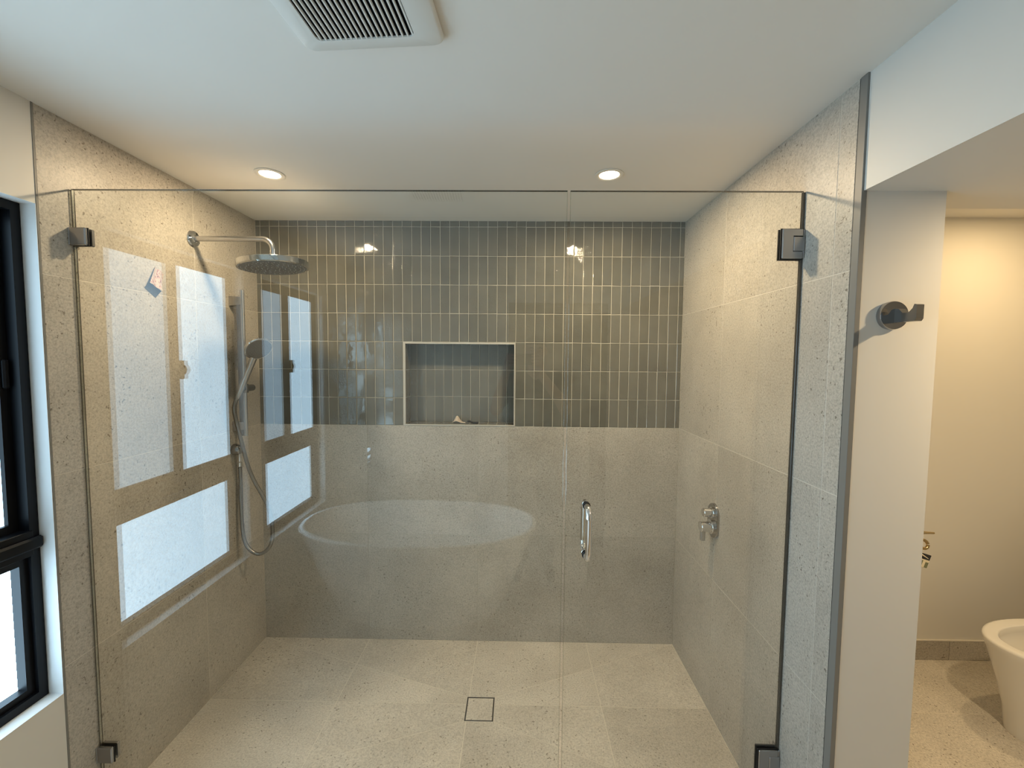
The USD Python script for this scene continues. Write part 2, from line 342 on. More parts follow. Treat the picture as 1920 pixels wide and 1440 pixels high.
# ---- right shower wall, a partition whose end faces the room, and the header over the toilet opening
wr = thing('wall_right', 'right shower partition with limestone tiles and painted end, and header above the opening', kind='structure')
part(wr, 'grout_bed', bx(XR+0.0006, XR+0.05, YHOOK+0.02, D+0.05, -0.15, 2.6), 'grout', smooth=False)
part(wr, 'plaster', cat(bx(XR+0.004, XHOOK, YHOOK, D+0.02, -0.15, 2.6)), 'wall_paint', smooth=False)
part(wr, 'header', bx(XR+0.004, XHOOK, YREAR-0.1, YHOOK, SOFFIT, 2.6), 'wall_paint', smooth=False)
part(wr, 'lintel', bx(XHOOK, XFAR+0.1, YHOOK, YHOOK+0.125, SOFFIT, 2.6), 'wall_paint', smooth=False)
yy = [YFR, 1.2046, 1.8305, D]
for i in range(3):
    for j in range(4):
        part(wr, 'wall_tile', tile(0, XR, 1, yy[i], yy[i+1], zz[j], zz[j+1]), STONE[(2*i+j) % 3], smooth=False)
part(wr, 'edge_trim', cbox(XR-0.0015, XR+0.012, YHOOK-0.002, YFR-0.003, 0, CEIL, 0.0006), 'edge_trim_metal', smooth=False)
part(wr, 'trim_joint', bx(XR+0.0004, XR+0.010, YFR-0.004, YFR+0.001, 0, CEIL), 'dark_joint', smooth=False)

# ---- the remaining walls and ceilings
wf = thing('wall_front', 'painted wall behind the bathtub and the photographer', kind='structure')
part(wf, 'plaster', cut(bx(XO, XFAR+0.2, YREAR-0.2, YREAR, -0.15, 2.6), bx(-0.08, 0.74, YREAR-0.04, YREAR+0.1, -0.01, 2.05)), 'wall_paint', smooth=False)
d1 = thing('door_1', 'dark taupe flush door in the wall behind the photographer', base=(0.33, YREAR, 0), kind='structure')
part(d1, 'leaf', cbox(-0.075, 0.735, YREAR-0.039, YREAR-0.004, 0.005, 2.045, 0.003), 'door_paint')
part(d1, 'lever', cat(cyl((0.66, YREAR-0.004, 1.0), (0.66, YREAR+0.05, 1.0), 0.009), cbox(0.55, 0.67, YREAR+0.04, YREAR+0.055, 0.991, 1.009, 0.003), cyl((0.66, YREAR-0.004, 1.0), (0.66, YREAR+0.004, 1.0), 0.026)), 'brushed_chrome')
wfr = thing('wall_far_right', 'painted wall on the far right of the toilet room', kind='structure')
part(wfr, 'plaster', bx(XFAR, XFAR+0.2, YREAR-0.2, D+0.3, -0.15, 2.6), 'wall_paint', smooth=False)
ce = thing('ceiling', 'white painted ceiling over bathroom, shower and toilet room', kind='structure')
part(ce, 'plaster', cut(bx(XO-0.1, XFAR+0.3, YREAR-0.3, D+0.4, CEIL, 2.62), bx(-0.495, -0.20, 0.705, 1.0, CEIL-0.1, CEIL+0.12)), 'ceiling_paint', smooth=False)
c2 = thing('ceiling_lowered', 'lowered white ceiling over the passage to the toilet', kind='structure')
part(c2, 'plaster', bx(XHOOK, XFAR+0.1, YREAR-0.1, YHOOK, SOFFIT, 2.3), 'wall_paint', smooth=False)
bb = thing('baseboard_back', 'limestone tile baseboard under the toilet room wall', kind='structure')
for k in range(3):
    part(bb, 'baseboard_tile', tile(1, D-0.09, 1, XHOOK+0.002+T*k, min(XHOOK+0.002+T*(k+1), XFAR), 0, 0.103, th=0.01), STONE[k % 3], smooth=False)
part(bb, 'cap', cbox(XHOOK+0.002, XFAR, D-0.09, D-0.08, 0.103, 0.110, 0.001), 'grout')

# ---- windows
def window(name, s, label):
    t = thing(name, label, base=(XL-0.09, (WY0+WY1)/2+s, WZ0), kind='structure')
    y0, y1, xf, xb = WY0+s, WY1+s, XL-0.045, XL-0.14
    ring = lambda a, b, c, d, w, x0, x1: cut(cbox(x0, x1, a, b, c, d, 0.0015), bx(x0-0.1, x1+0.1, a+w, b-w, c+w, d-w))
    part(t, 'reveal', cat(bx(XL-0.045, XL+0.0008, y0, y0+0.001, WZ0, WZ1), bx(XL-0.045, XL+0.0008, y1-0.001, y1, WZ0, WZ1), bx(XL-0.045, XL+0.0008, y0, y1, WZ0, WZ0+0.001), bx(XL-0.045, XL+0.0008, y0, y1, WZ1-0.001, WZ1)), 'reveal_paint', smooth=False)
    part(t, 'frame', ring(y0+0.001, y1-0.001, WZ0+0.001, WZ1-0.001, 0.026, xb, xf), 'window_black')
    part(t, 'transom', cat(cbox(xb, xf+0.004, y0+0.02, y1-0.02, 0.985, 1.062, 0.002), cbox(xf-0.03, xf+0.016, y0+0.001, y1-0.001, 1.005, 1.042, 0.006)), 'window_black')
    part(t, 'sash', ring(y0+0.022, y1-0.022, WZ0+0.022, 0.988, 0.026, xf-0.07, xf-0.012), 'window_black')
    part(t, 'pane', cbox(xf-0.046, xf-0.040, y0+0.042, y1-0.042, WZ0+0.042, 0.966, 0.001), 'frosted_pane', smooth=False)
    ym = (y0+y1)/2+0.004
    part(t, 'sash', ring(ym-0.018, y1-0.022, 1.058, WZ1-0.022, 0.028, xf-0.062, xf-0.034), 'window_black')
    part(t, 'pane', cbox(xf-0.052, xf-0.046, ym+0.006, y1-0.045, 1.082, WZ1-0.045, 0.001), 'screened_pane', smooth=False)
    part(t, 'sash', ring(y0+0.022, ym+0.016, 1.058, WZ1-0.022, 0.030, xf-0.033, xf-0.006), 'window_black')
    part(t, 'pane', cbox(xf-0.022, xf-0.016, y0+0.047, ym-0.009, 1.084, WZ1-0.047, 0.001), 'sash_pane', smooth=False)
    part(t, 'latch', cat(cyl((xf-0.008, ym-0.012, 1.53), (xf+0.012, ym-0.012, 1.53), 0.022), cbox(xf-0.004, xf+0.016, ym-0.016, ym-0.006, 1.49, 1.57, 0.003)), 'window_black')
    part(t, 'finger_pull', cbox(xf-0.036, xf-0.024, y1-0.045, y1-0.030, 1.49, 1.575, 0.004), 'window_black')
window('window_1', 0.0, 'black framed frosted window nearest the shower in the left wall')
window('window_2', WSH, 'black framed frosted window beside the bathtub, seen mirrored in the shower glass')

# ================================================================== GLASS SCREEN
GT, ZT, GX0, GX1, GX2, GX3 = 0.010, 2.110, XL+0.004, 0.1495, 0.1585, XR-0.006
def glass(name, label, cat_, x0, x1):
    t = thing(name, label, cat_, base=((x0+x1)/2, G, 0.0))
    y0, y1, z0 = G-GT/2, G+GT/2, 0.010
    part(t, 'pane', bx(x0+0.0012, x1-0.0012, y0, y1, z0+0.0012, ZT-0.0012), 'shower_glass', smooth=False)
    part(t, 'polished_edge', cbox(x0, x1, y0, y1, ZT-0.0012, ZT, 0.0004), 'glass_edge')
    part(t, 'polished_edge', cbox(x0, x1, y0, y1, z0, z0+0.0012, 0.0004), 'glass_edge')
    return t
gp = glass('glass_panel', 'fixed clear glass shower panel clamped to the left wall', 'shower screen', GX0, GX1)
part(gp, 'polished_edge', cbox(GX0, GX0+0.0012, G-GT/2, G+GT/2, 0.012, ZT-0.002, 0.0004), 'glass_edge_clear')
part(gp, 'edge_line', bx(GX0-0.0003, GX0+0.0012, G-GT/2-0.0004, G-GT/2+0.0012, 0.012, ZT-0.002), 'glass_edge', smooth=False)
part(gp, 'edge_line', bx(GX0-0.0003, GX0+0.0012, G+GT/2-0.0012, G+GT/2+0.0004, 0.012, ZT-0.002), 'glass_edge', smooth=False)
part(gp, 'polished_edge', cbox(GX1-0.0012, GX1, G-GT/2, G+GT/2, 0.012, ZT-0.002, 0.0004), 'glass_edge_clear')
for z in (1.962, 0.237):
    part(gp, 'clamp', cut(cbox(XL+0.001, XL+0.054, G-0.017, G+0.017, z-0.027, z+0.027, 0.003), bx(XL-0.01, XL+0.2, G-GT/2-0.0008, G+GT/2+0.0008, z-0.1, z+0.1)), 'clamp_metal')
    part(gp, 'clamp_plate', cbox(XL+0.0005, XL+0.0035, G-0.017, G+0.017, z-0.027, z+0.027, 0.001), 'clamp_metal')
    part(gp, 'gasket', bx(XL+0.02, XL+0.056, G-GT/2-0.0024, G-GT/2-0.0001, z-0.0275, z+0.0275), 'rubber_black')
gd = glass('glass_door', 'hinged clear glass shower door with a chrome pull handle', 'shower door', GX2, GX3)
part(gd, 'polished_edge', cbox(GX2, GX2+0.0012, G-GT/2, G+GT/2, 0.012, ZT-0.002, 0.0004), 'glass_edge_clear')
part(gd, 'polished_edge', cbox(GX3-0.0012, GX3, G-GT/2, G+GT/2, 0.012, ZT-0.002, 0.0004), 'glass_edge')
part(gd, 'seal_strip', cbox(GX3, XR-0.001, G-GT/2, G+GT/2-0.002, 0.012, ZT-0.004, 0.0004), 'glass_edge')
for z in (1.949, 0.258):
    hw, hx0, hx1 = 0.0450, XR-0.070, XR-0.007
    for s in (-1, 1):
        f = G + s*GT/2
        part(gd, 'hinge_plate', cut(cbox(hx0, hx1, f+s*0.0030, f+s*0.0095, z-hw, z+hw, 0.002), bx(hx1-0.030, hx1+0.02, G-0.1, G+0.1, z-0.024, z+0.024)), 'clamp_metal')
        part(gd, 'hinge_gasket', bx(hx0-0.0025, hx1+0.002, f+s*0.0001, f+s*0.0030, z-hw-0.002, z+hw+0.002), 'rubber_black', smooth=False)
    part(gd, 'hinge_knuckle', cbox(hx1-0.0285, XR-0.0005, G-0.0150, G+0.0150, z-0.0225, z+0.0225, 0.002), 'clamp_metal')
    part(gd, 'hinge_wall_plate', cbox(XR-0.005, XR-0.0005, G-0.0120, G+0.026, z-0.044, z+0.044, 0.0015), 'clamp_metal')
for s, nm in ((-1, 'pull_handle'), (1, 'pull_handle')):
    hx, z0, z1, d = 0.226, 0.955, 1.118, 0.048*s
    y = G + s*GT/2; rad = 0.028
    arc1 = [(hx, y, z1)] + [(hx, y+d-s*rad*(1-math.sin(a)) if False else y + (abs(d)-rad)*s + s*rad*math.sin(a), z1 - rad + rad*math.cos(a)) for a in np.linspace(0, np.pi/2, 9)]
    arc2 = [(q[0], q[1], z0+z1-q[2]) for q in arc1[::-1]]
    part(gd, nm, tube(arc1 + arc2, 0.0095, 24), 'chrome', smooth=60)
    for z in (z0, z1): part(gd, 'handle_washer', cyl((hx, y, z), (hx, y+s*0.004, z), 0.0125), 'rubber_black' if s < 0 else 'chrome')

# ================================================================== CEILING FITTINGS
def downlight(x, y, z, label, k=1.0, cone=36.0, tone=(1.0, 1.0, 1.0)):
    t = thing('downlight', label, 'ceiling light', (x, y, z))
    part(t, 'trim_ring', lathe([(0, 0.0385), (-0.0005, 0.056), (-0.003, 0.0565), (-0.0045, 0.054), (-0.004, 0.043), (-0.0012, 0.0385), (0, 0.0385)], (x, y, z-0.0002), (0, 0, 1), 56), 'lamp_trim')
    part(t, 'lens', lathe([(-0.0006, 0), (-0.0006, 0.0385), (-0.0018, 0.0385), (-0.0018, 0)], (x, y, z), (0, 0, 1), 48), 'lamp_lens')
    dl = UsdLux.DiskLight.Define(stage, t + '/beam'); dl.AddTranslateOp().Set(Gf.Vec3d(0, 0, -0.0050))
    dl.CreateRadiusAttr(0.036); dl.CreateIntensityAttr(BEAM*1000*k); dl.CreateColorAttr(Gf.Vec3f(*map(float, LAMP*np.array(tone))))
    sh = UsdLux.ShapingAPI.Apply(dl.GetPrim()); sh.CreateShapingConeAngleAttr(cone); sh.CreateShapingConeSoftnessAttr(0.5)
    return t
downlight(-0.998, 1.712, CEIL, 'lit round downlight in the shower ceiling above the rain shower head', 0.62)
downlight(0.355, 1.712, CEIL, 'lit round downlight in the shower ceiling near the right tiled wall')
downlight(1.56, 0.80, SOFFIT, 'lit round downlight in the lowered ceiling right of the robe hook', 1.05, 78.0, (1.0, 0.97, 0.90))
downlight(2.30, 1.75, CEIL, 'lit round downlight in the toilet room ceiling above the toilet bowl', 0.52, 110.0, (1.0, 0.92, 0.74))

fan = thing('exhaust_fan', 'square white bathroom exhaust fan grille on the ceiling', 'exhaust fan', (-0.345, 0.852, CEIL))
fc, fa = (-0.345, 0.852, CEIL), -3.6
fx0, fx1, fy0, fy1 = -0.509, -0.181, 0.69, 1.013
gx0, gx1, gy0, gy1 = -0.462, -0.240, 0.745, 0.972
F = lambda m: turn(m, fa, fc)
hole = prism(rrect(gx0, gx1, gy0, gy1, 0.012), CEIL-0.1, CEIL+0.1)
rings = []
for z, ins in ((0, 0.004), (-0.008, 0.0), (-0.014, 0.001), (-0.019, 0.006), (-0.0235, 0.03)):
    q = np.array(rrect(fx0+ins, fx1-ins, fy0+ins, fy1-ins, 0.022).exterior.coords)[:-1]; rings.append(np.c_[q, np.full(len(q), CEIL+z)])
part(fan, 'cover', F(cut(loft(rings), hole)), 'fan_plastic')
part(fan, 'housing', cut(bx(-0.4945, -0.2005, 0.7055, 0.9995, CEIL-0.0030, CEIL+0.118), F(bx(gx0-0.002, gx1+0.002, gy0-0.002, gy1+0.002, CEIL-0.1, CEIL+0.11))), 'fan_dark', smooth=False)
part(fan, 'liner', F(cut(prism(rrect(gx0, gx1, gy0, gy1, 0.012), CEIL-0.0195, CEIL+0.001), prism(rrect(gx0+0.0012, gx1-0.0012, gy0+0.0012, gy1-0.0012, 0.011), CEIL-0.1, CEIL+0.1))), 'fan_dark', smooth=False)  # added dark lining: shade between the slats put into its colour
for k in range(19):
    x = gx0 + (k+0.62)*(gx1-gx0)/19
    part(fan, 'louver_slat', F(cbox(x-0.0021, x+0.0021, gy0-0.001, gy1+0.001, CEIL-0.0225, CEIL-0.0165, 0.0008)), 'fan_plastic')

# ================================================================== SHOWER FITTINGS
rs = thing('rain_shower_head', 'chrome round rain shower head on a straight arm from the left wall', 'shower head', (XL, 1.833, 2.10))
ay, az = 1.833, 2.097
part(rs, 'wall_flange', lathe([(0, 0), (0, 0.034), (0.004, 0.035), (0.009, 0.032), (0.011, 0.018), (0.016, 0.014), (0.016, 0)], (XL, ay, az), (1, 0, 0)), 'chrome')
arm = [(XL+0.01, ay, az), (XL+0.12, ay, az), (XL+0.25, ay, az)] + [(-1.109+0.045*math.sin(a), ay, az-0.045+0.045*math.cos(a)) for a in np.linspace(0, np.pi/2, 10)] + [(-1.064, ay, 2.03)]
part(rs, 'arm', tube(arm, 0.0115, 24), 'brushed_chrome', smooth=60)
part(rs, 'swivel_nut', lathe([(0, 0), (0, 0.013), (-0.010, 0.013), (-0.011, 0.0105), (-0.016, 0.0105), (-0.018, 0.015), (-0.024, 0.0165), (-0.030, 0.018), (-0.030, 0)], (-1.064, ay, 2.034), (0, 0, 1)), 'chrome')
hc = np.array((-1.064, ay, 1.993)); hd = np.array((-0.075, 0.0, 1.0)); hd /= np.linalg.norm(hd)
part(rs, 'head_disc', lathe([(0.011, 0), (0.0095, 0.06), (0.0065, 0.136), (0.005, 0.140), (0.003, 0.1415), (-0.017, 0.1415), (-0.021, 0.138), (-0.021, 0.0)], hc, hd, 72), 'chrome_disc')
noz = part(rs, 'nozzle_face', lathe([(-0.0205, 0), (-0.0205, 0.131), (-0.0225, 0.129), (-0.0228, 0)], hc, hd, 64), 'nozzle_face')
na, nb = frame3(hd); pins = []
for r, c in ((0.025, 8), (0.045, 14), (0.065, 20), (0.085, 26), (0.105, 32), (0.121, 38)):
    for k in range(c):
        a = 2*math.pi*k/c + r*40; q = hc - hd*0.0225 + r*(math.cos(a)*na + math.sin(a)*nb)
        pins.append(lathe([(0, 0.0022), (-0.0025, 0.0016), (-0.0025, 0)], q, hd, 6))
part(noz, 'nozzle', cat(*pins), 'brushed_chrome', kind='stuff')

RX, RY = XL+0.058, 2.062
rail = thing('slide_rail', 'slim chrome slide rail on the left tiled wall holding the hand shower', 'shower rail', (XL, RY, 1.10))
part(rail, 'back_bar', cbox(XL+0.030, RX-0.004, RY-0.006, RY+0.006, 1.195, 1.875, 0.002), 'satin_steel')
part(rail, 'rail', cyl((RX, RY, 1.195), (RX, RY, 1.915), 0.0095), 'brushed_chrome')
for z in (1.862, 1.245):
    h = m3.Manifold.hull_points(np.array([[XL+0.001, RY-0.014+dy, z+dz] for dy in (0, 0.028) for dz in (-0.026, 0.022)] + [[RX+0.002, RY-0.010+dy, z+dz] for dy in (0, 0.02) for dz in (-0.018, 0.018)]).tolist()).to_mesh()
    part(rail, 'wall_bracket', trimesh.Trimesh(h.vert_properties[:, :3], h.tri_verts), 'brushed_chrome', smooth=False)
SZ = 1.432
part(rail, 'slider', cat(cyl((RX, RY, SZ-0.022), (RX, RY, SZ+0.022), 0.0165), cyl((RX, RY, SZ), (RX+0.004, RY-0.034, SZ+0.001), 0.014)), 'satin_steel')
part(rail, 'slider_knob', cyl((RX, RY, SZ), (RX, RY+0.066, SZ), 0.0165, 0.006), 'satin_steel')

hs = thing('hand_shower', 'chrome round hand shower resting in the slider of the rail', 'hand shower', (RX+0.035, RY-0.03, SZ))
A = np.array((RX+0.006, RY-0.067, SZ-0.044)); B = np.array((RX+0.062, RY-0.020, SZ+0.150)); dv = (B-A)/np.linalg.norm(B-A)
part(hs, 'handle', tube([A + (B-A)*s for s in np.linspace(0, 1, 12)], [0.0085, 0.0105, 0.0125, 0.0135, 0.0138, 0.0138, 0.0138, 0.0138, 0.0140, 0.0145, 0.0150, 0.0150], 24), 'brushed_chrome', smooth=50)
hn = np.array((0.66, -0.42, -0.62)); hn /= np.linalg.norm(hn)
Hc = B + dv*0.054 + hn*0.002
part(hs, 'head', lathe([(-0.018, 0), (-0.017, 0.030), (-0.013, 0.054), (-0.004, 0.0635), (0.006, 0.0645), (0.010, 0.062), (0.010, 0)], Hc, hn, 56), 'chrome')
hp = part(hs, 'spray_face', lathe([(0.0095, 0), (0.0095, 0.059), (0.0115, 0.057), (0.0118, 0)], Hc, hn, 48), 'nozzle_face')
na, nb = frame3(hn); pins = []
for r, c in ((0.010, 6), (0.020, 12), (0.030, 18), (0.040, 24), (0.050, 30)):
    for k in range(c):
        a = 2*math.pi*k/c + r*50; pins.append(lathe([(0, 0.0016), (0.0018, 0.0012), (0.0018, 0)], Hc + hn*0.0116 + r*(math.cos(a)*na + math.sin(a)*nb), hn, 6))
part(hp, 'nozzle', cat(*pins), 'brushed_chrome', kind='stuff')

OZ, OY = 1.126, 2.056
ol = thing('hose_outlet', 'round chrome wall outlet where the shower hose begins', 'hose outlet', (XL, OY, OZ))
part(ol, 'escutcheon', lathe([(0, 0), (0, 0.028), (0.010, 0.029), (0.030, 0.024), (0.036, 0.018), (0.036, 0)], (XL, OY, OZ), (1, 0, 0)), 'chrome_dark_reflection')
part(ol, 'spout', cyl((XL+0.024, OY+0.004, OZ-0.012), (XL+0.024, OY+0.004, OZ-0.062), 0.0088), 'chrome')
hz = thing('shower_hose', 'grey metal shower hose looping down from the hand shower to the wall outlet', 'hose', (XL+0.03, OY, 0.59))
hose_pts = [A, A + np.array((-0.010, -0.008, -0.045)), (RX-0.006, RY-0.062, 1.28), (RX+0.004, RY-0.045, 1.18), (RX+0.016, RY-0.022, 1.06), (RX+0.040, RY-0.004, 0.96), (RX+0.082, RY+0.010, 0.86), (RX+0.106, RY+0.016, 0.77), (RX+0.110, RY+0.016, 0.68), (RX+0.092, RY+0.010, 0.615),
            (RX+0.052, RY, 0.588), (RX+0.006, RY-0.012, 0.62), (XL+0.034, OY-0.004, 0.70), (XL+0.026, OY, 0.82), (XL+0.024, OY+0.004, 0.95), (XL+0.024, OY+0.004, OZ-0.066)]
hp_ = spline(hose_pts, 260)
part(hz, 'hose', tube(hp_, 0.0088 + 0.0005*np.where(np.arange(260) % 2, 1, -1), 14), 'satin_steel', smooth=80)
part(hz, 'end_nut', cyl(hp_[-1] - np.array((0, 0, 0.022)), hp_[-1] + np.array((0, 0, 0.0005)), 0.0100), 'chrome')

VY, VZ = 1.838, 0.880
vl = thing('shower_valve', 'oval chrome shower mixer plate with two knobs on the right tiled wall', 'shower mixer', (XR, VY, VZ))
ov = sbox(-0.042, -0.030, 0.042, 0.030).buffer(0.0, join_style='mitre')
from shapely.geometry import LineString
stad = LineString([(0, -0.030), (0, 0.030)]).buffer(0.047, quad_segs=24)
def wall_plate(shape, x0, x1, c=0.002):
    rr = []
    for d, ins in ((x0, 0), (x0+(x1-x0)*0.7, 0), (x1, c)):
        q = np.array(shape.buffer(-ins).exterior.coords)[:-1] if ins == 0 else np.array(shape.exterior.coords)[:-1]*(1-ins/0.06)
        rr.append(np.c_[np.full(len(q), d), VY + q[:, 0], VZ + q[:, 1]])
    return loft(rr)
part(vl, 'cover_plate', wall_plate(stad, XR, XR-0.010), 'chrome_dark_reflection')
part(vl, 'diverter_knob', cat(cyl((XR-0.009, VY, VZ+0.036), (XR-0.016, VY, VZ+0.036), 0.024), cyl((XR-0.014, VY, VZ+0.036), (XR-0.052, VY, VZ+0.036), 0.019, 0.002)), 'chrome')
part(vl, 'mixer_knob', cat(cyl((XR-0.009, VY, VZ-0.028), (XR-0.020, VY, VZ-0.028), 0.032), cyl((XR-0.018, VY, VZ-0.028), (XR-0.062, VY, VZ-0.028), 0.0235, 0.002)), 'chrome')
part(vl, 'lever', cbox(XR-0.060, XR-0.040, VY-0.008, VY+0.008, VZ-0.092, VZ-0.040, 0.003), 'brushed_chrome')

dr = thing('floor_drain', 'square tile-insert floor drain with a dark slot in the shower floor', 'floor drain', (-0.158, 1.8145, 0.0))
x0, x1, y0, y1 = -0.2225, -0.0935, 1.7485, 1.8805
sq = lambda ins, z0, z1, w: cut(bx(x0+ins, x1-ins, y0+ins, y1-ins, z0, z1), bx(x0+ins+w, x1-ins-w, y0+ins+w, y1-ins-w, z0-1, z1+1))
part(dr, 'frame', sq(0.0, -0.0014, 0.0006, 0.0016), 'brushed_chrome', smooth=False)
part(dr, 'slot', sq(0.0016, -0.0014, -0.0002, 0.0052), 'drain_slot', smooth=False)
part(dr, 'tile_insert', cbox(x0+0.0066, x1-0.0066, y0+0.0066, y1-0.0066, -0.0014, 0.0006, 0.0006), FLOOR[1], smooth=False)

# ---- odds and ends left by the builders
lab = thing('torn_label', 'torn printed paper label with a dark grey strip below it stuck to the left tiled wall', 'label', (XL, 1.635, 1.875))
def sheet(corner_yz, x_of, n=10, th=0.0006):
    c = np.array(corner_yz, float); u, v = np.meshgrid(np.linspace(0, 1, n), np.linspace(0, 1, n), indexing='ij')
    q = ((1-u)*(1-v))[..., None]*c[0] + (u*(1-v))[..., None]*c[1] + (u*v)[..., None]*c[2] + ((1-u)*v)[..., None]*c[3]
    x = x_of(u, v); a = np.stack([x, q[..., 0], q[..., 1]], -1).reshape(-1, 3); b = a - np.array([th, 0, 0])
    f = []
    for i in range(n-1):
        for j in range(n-1):
            k = i*n+j; f += [[k, k+n, k+n+1], [k, k+n+1, k+1]]
    f = np.array(f); N = n*n; edge = [(i*n, (i+1)*n) for i in range(n-1)] + [((i+1)*n+n-1, i*n+n-1) for i in range(n-1)] + [(j+1, j) for j in range(n-1)] + [((n-1)*n+j, (n-1)*n+j+1) for j in range(n-1)]
    g = [t for p, q_ in edge for t in ([p, p+N, q_+N], [p, q_+N, q_])]
    m = trimesh.Trimesh(np.vstack([a, b]), np.vstack([f, f[:, ::-1]+N, g]), process=False); trimesh.repair.fix_normals(m); return m
part(lab, 'paper', sheet([(1.594, 1.866), (1.649, 1.843), (1.674, 1.912), (1.633, 1.934)], lambda u, v: XL+0.0015+0.011*(1-v)**2+0.0025*np.sin(9*u+3*v)+0.0025, 16), 'label_print')
part(lab, 'flap', sheet([(1.585, 1.846), (1.633, 1.815), (1.6465, 1.8425), (1.594, 1.8665)], lambda u, v: XL+0.0015+0.012*v**1.5, 8), 'label_grey')  # plain dark grey sheet set below the printed paper
sc = thing('paper_scrap', 'small torn paper scrap lying on the niche floor', 'paper scrap', (-0.32, D+0.05, b0))
def scrap():
    m = sheet([(0, 0), (0.075, -0.006), (0.066, 0.034), (0.012, 0.044)], lambda u, v: 0*u, 12)
    v = m.vertices.copy(); q = v.copy(); q[:, 0] = -0.362 + v[:, 1]; q[:, 1] = D+0.048 + v[:, 2]*0.9; q[:, 2] = b0 + 0.003 + v[:, 0] + 0.028*np.exp(-((v[:, 1]-0.022)/0.018)**2)*(0.4+v[:, 2]/0.05)
    m.vertices = q; return m
part(sc, 'paper', scrap(), 'scrap_paper')
bt = thing('rubber_offcut', 'small twisted black rubber offcut beside the paper scrap in the niche', 'rubber offcut', (-0.245, D+0.05, b0))
part(bt, 'strip', tube(spline([(-0.276, D+0.050, b0+0.010), (-0.262, D+0.044, b0+0.012), (-0.250, D+0.046, b0+0.0062), (-0.236, D+0.036, b0+0.0065), (-0.218, D+0.034, b0+0.0062)], 24), 0.0055, 10), 'rubber_black', smooth=50)

# ================================================================== TOILET SIDE
hk = thing('robe_hook', 'round chrome robe hook on the painted end of the partition', 'robe hook', (0.973, YHOOK, 1.709))
part(hk, 'back_plate', lathe([(0, 0), (0, 0.036), (-0.010, 0.037), (-0.014, 0.0355), (-0.014, 0)], (0.970, YHOOK, 1.709), (0, 1, 0), 56), 'chrome_dark_reflection')
prof = [(0, -0.018), (-0.052, -0.018), (-0.056, -0.012), (-0.056, 0.022), (-0.050, 0.024), (-0.046, 0.014), (-0.036, 0.004), (-0.022, 0.005), (-0.012, 0.016), (0, 0.018)]
hkm = prism(Polygon([(-a, b) for a, b in prof]), -0.009, 0.009)
def place_hook(m):
    v = m.vertices.copy(); d = v[:, 0]; q = np.stack([0.978 + v[:, 2] + d*0.08, YHOOK - 0.012 - d*1.02, 1.708 + v[:, 1]], 1); m.vertices = q; trimesh.repair.fix_normals(m); return m
part(hk, 'hook_arm', place_hook(hkm), 'satin_steel', smooth=False)

XH = XHOOK
rp = thing('wall_stub', 'tapered metal stub poking out past the partition edge, topmost of three fittings', 'wall fitting', (XH, 1.285, 1.068))
part(rp, 'stub', loft([np.array([[x, 1.285+0.9*w*math.cos(a), zc + w*math.sin(a)] for a in np.linspace(0, 2*np.pi, 13)[:-1]]) for x, w, zc in ((XH, 0.024, 1.074), (XH+0.06, 0.021, 1.073), (XH+0.150, 0.0115, 1.0675), (XH+0.165, 0.0045, 1.0635), (XH+0.195, 0.003, 1.0625))]), 'brass')
rr = thing('pipe_loop', 'small bronze pipe loop on the toilet side of the partition', 'pipe loop', (XH, 1.285, 1.03))
part(rr, 'loop', tube([(XH+0.165 + 0.0135*math.cos(a), 1.285+0.004*math.sin(a), 1.027 + 0.012*math.sin(a)) for a in np.linspace(0.05, 2*np.pi*0.98, 30)], 0.0045, 12), 'brass', smooth=60)
part(rr, 'stem', tube([(XH, 1.285, 1.027), (XH+0.08, 1.285, 1.027), (XH+0.150, 1.285, 1.027)], 0.006, 12), 'brass', smooth=60)
tg = thing('hang_tag', 'black and olive printed tag hanging below the pipe loop', 'tag', (XH, 1.285, 0.975))
def tagm(x0, x1, z0, z1, th):
    m = cbox(x0, x1, 1.285-th, 1.285+th, z0, z1, 0.0004); return turn(m, 17, (XH+0.158, 1.285, 0.978), (0, 1, 0))
part(tg, 'card', tagm(XH+0.125, XH+0.186, 0.958, 1.000, 0.0006), 'tag_cream')
part(tg, 'black_band', tagm(XH+0.125, XH+0.1863, 0.983, 1.0002, 0.0009), 'tag_black')
part(tg, 'cream_swoosh', turn(tube([(XH+0.130, 1.2840, 0.9965), (XH+0.158, 1.2840, 0.9945), (XH+0.180, 1.2840, 0.988)], [0.0014, 0.0022, 0.001], 8), 17, (XH+0.158, 1.285, 0.978), (0, 1, 0)), 'tag_cream')
part(tg, 'olive_panel', tagm(XH+0.125, XH+0.168, 0.963, 0.979, 0.0009), 'tag_olive')
part(tg, 'olive_corner', tagm(XH+0.176, XH+0.1863, 0.958, 0.976, 0.0009), 'tag_olive')
part(tg, 'string', tube([(XH+0.16, 1.285, 0.998), (XH+0.163, 1.285, 1.008), (XH+0.165, 1.285, 1.018)], 0.001, 6), 'tag_cream')

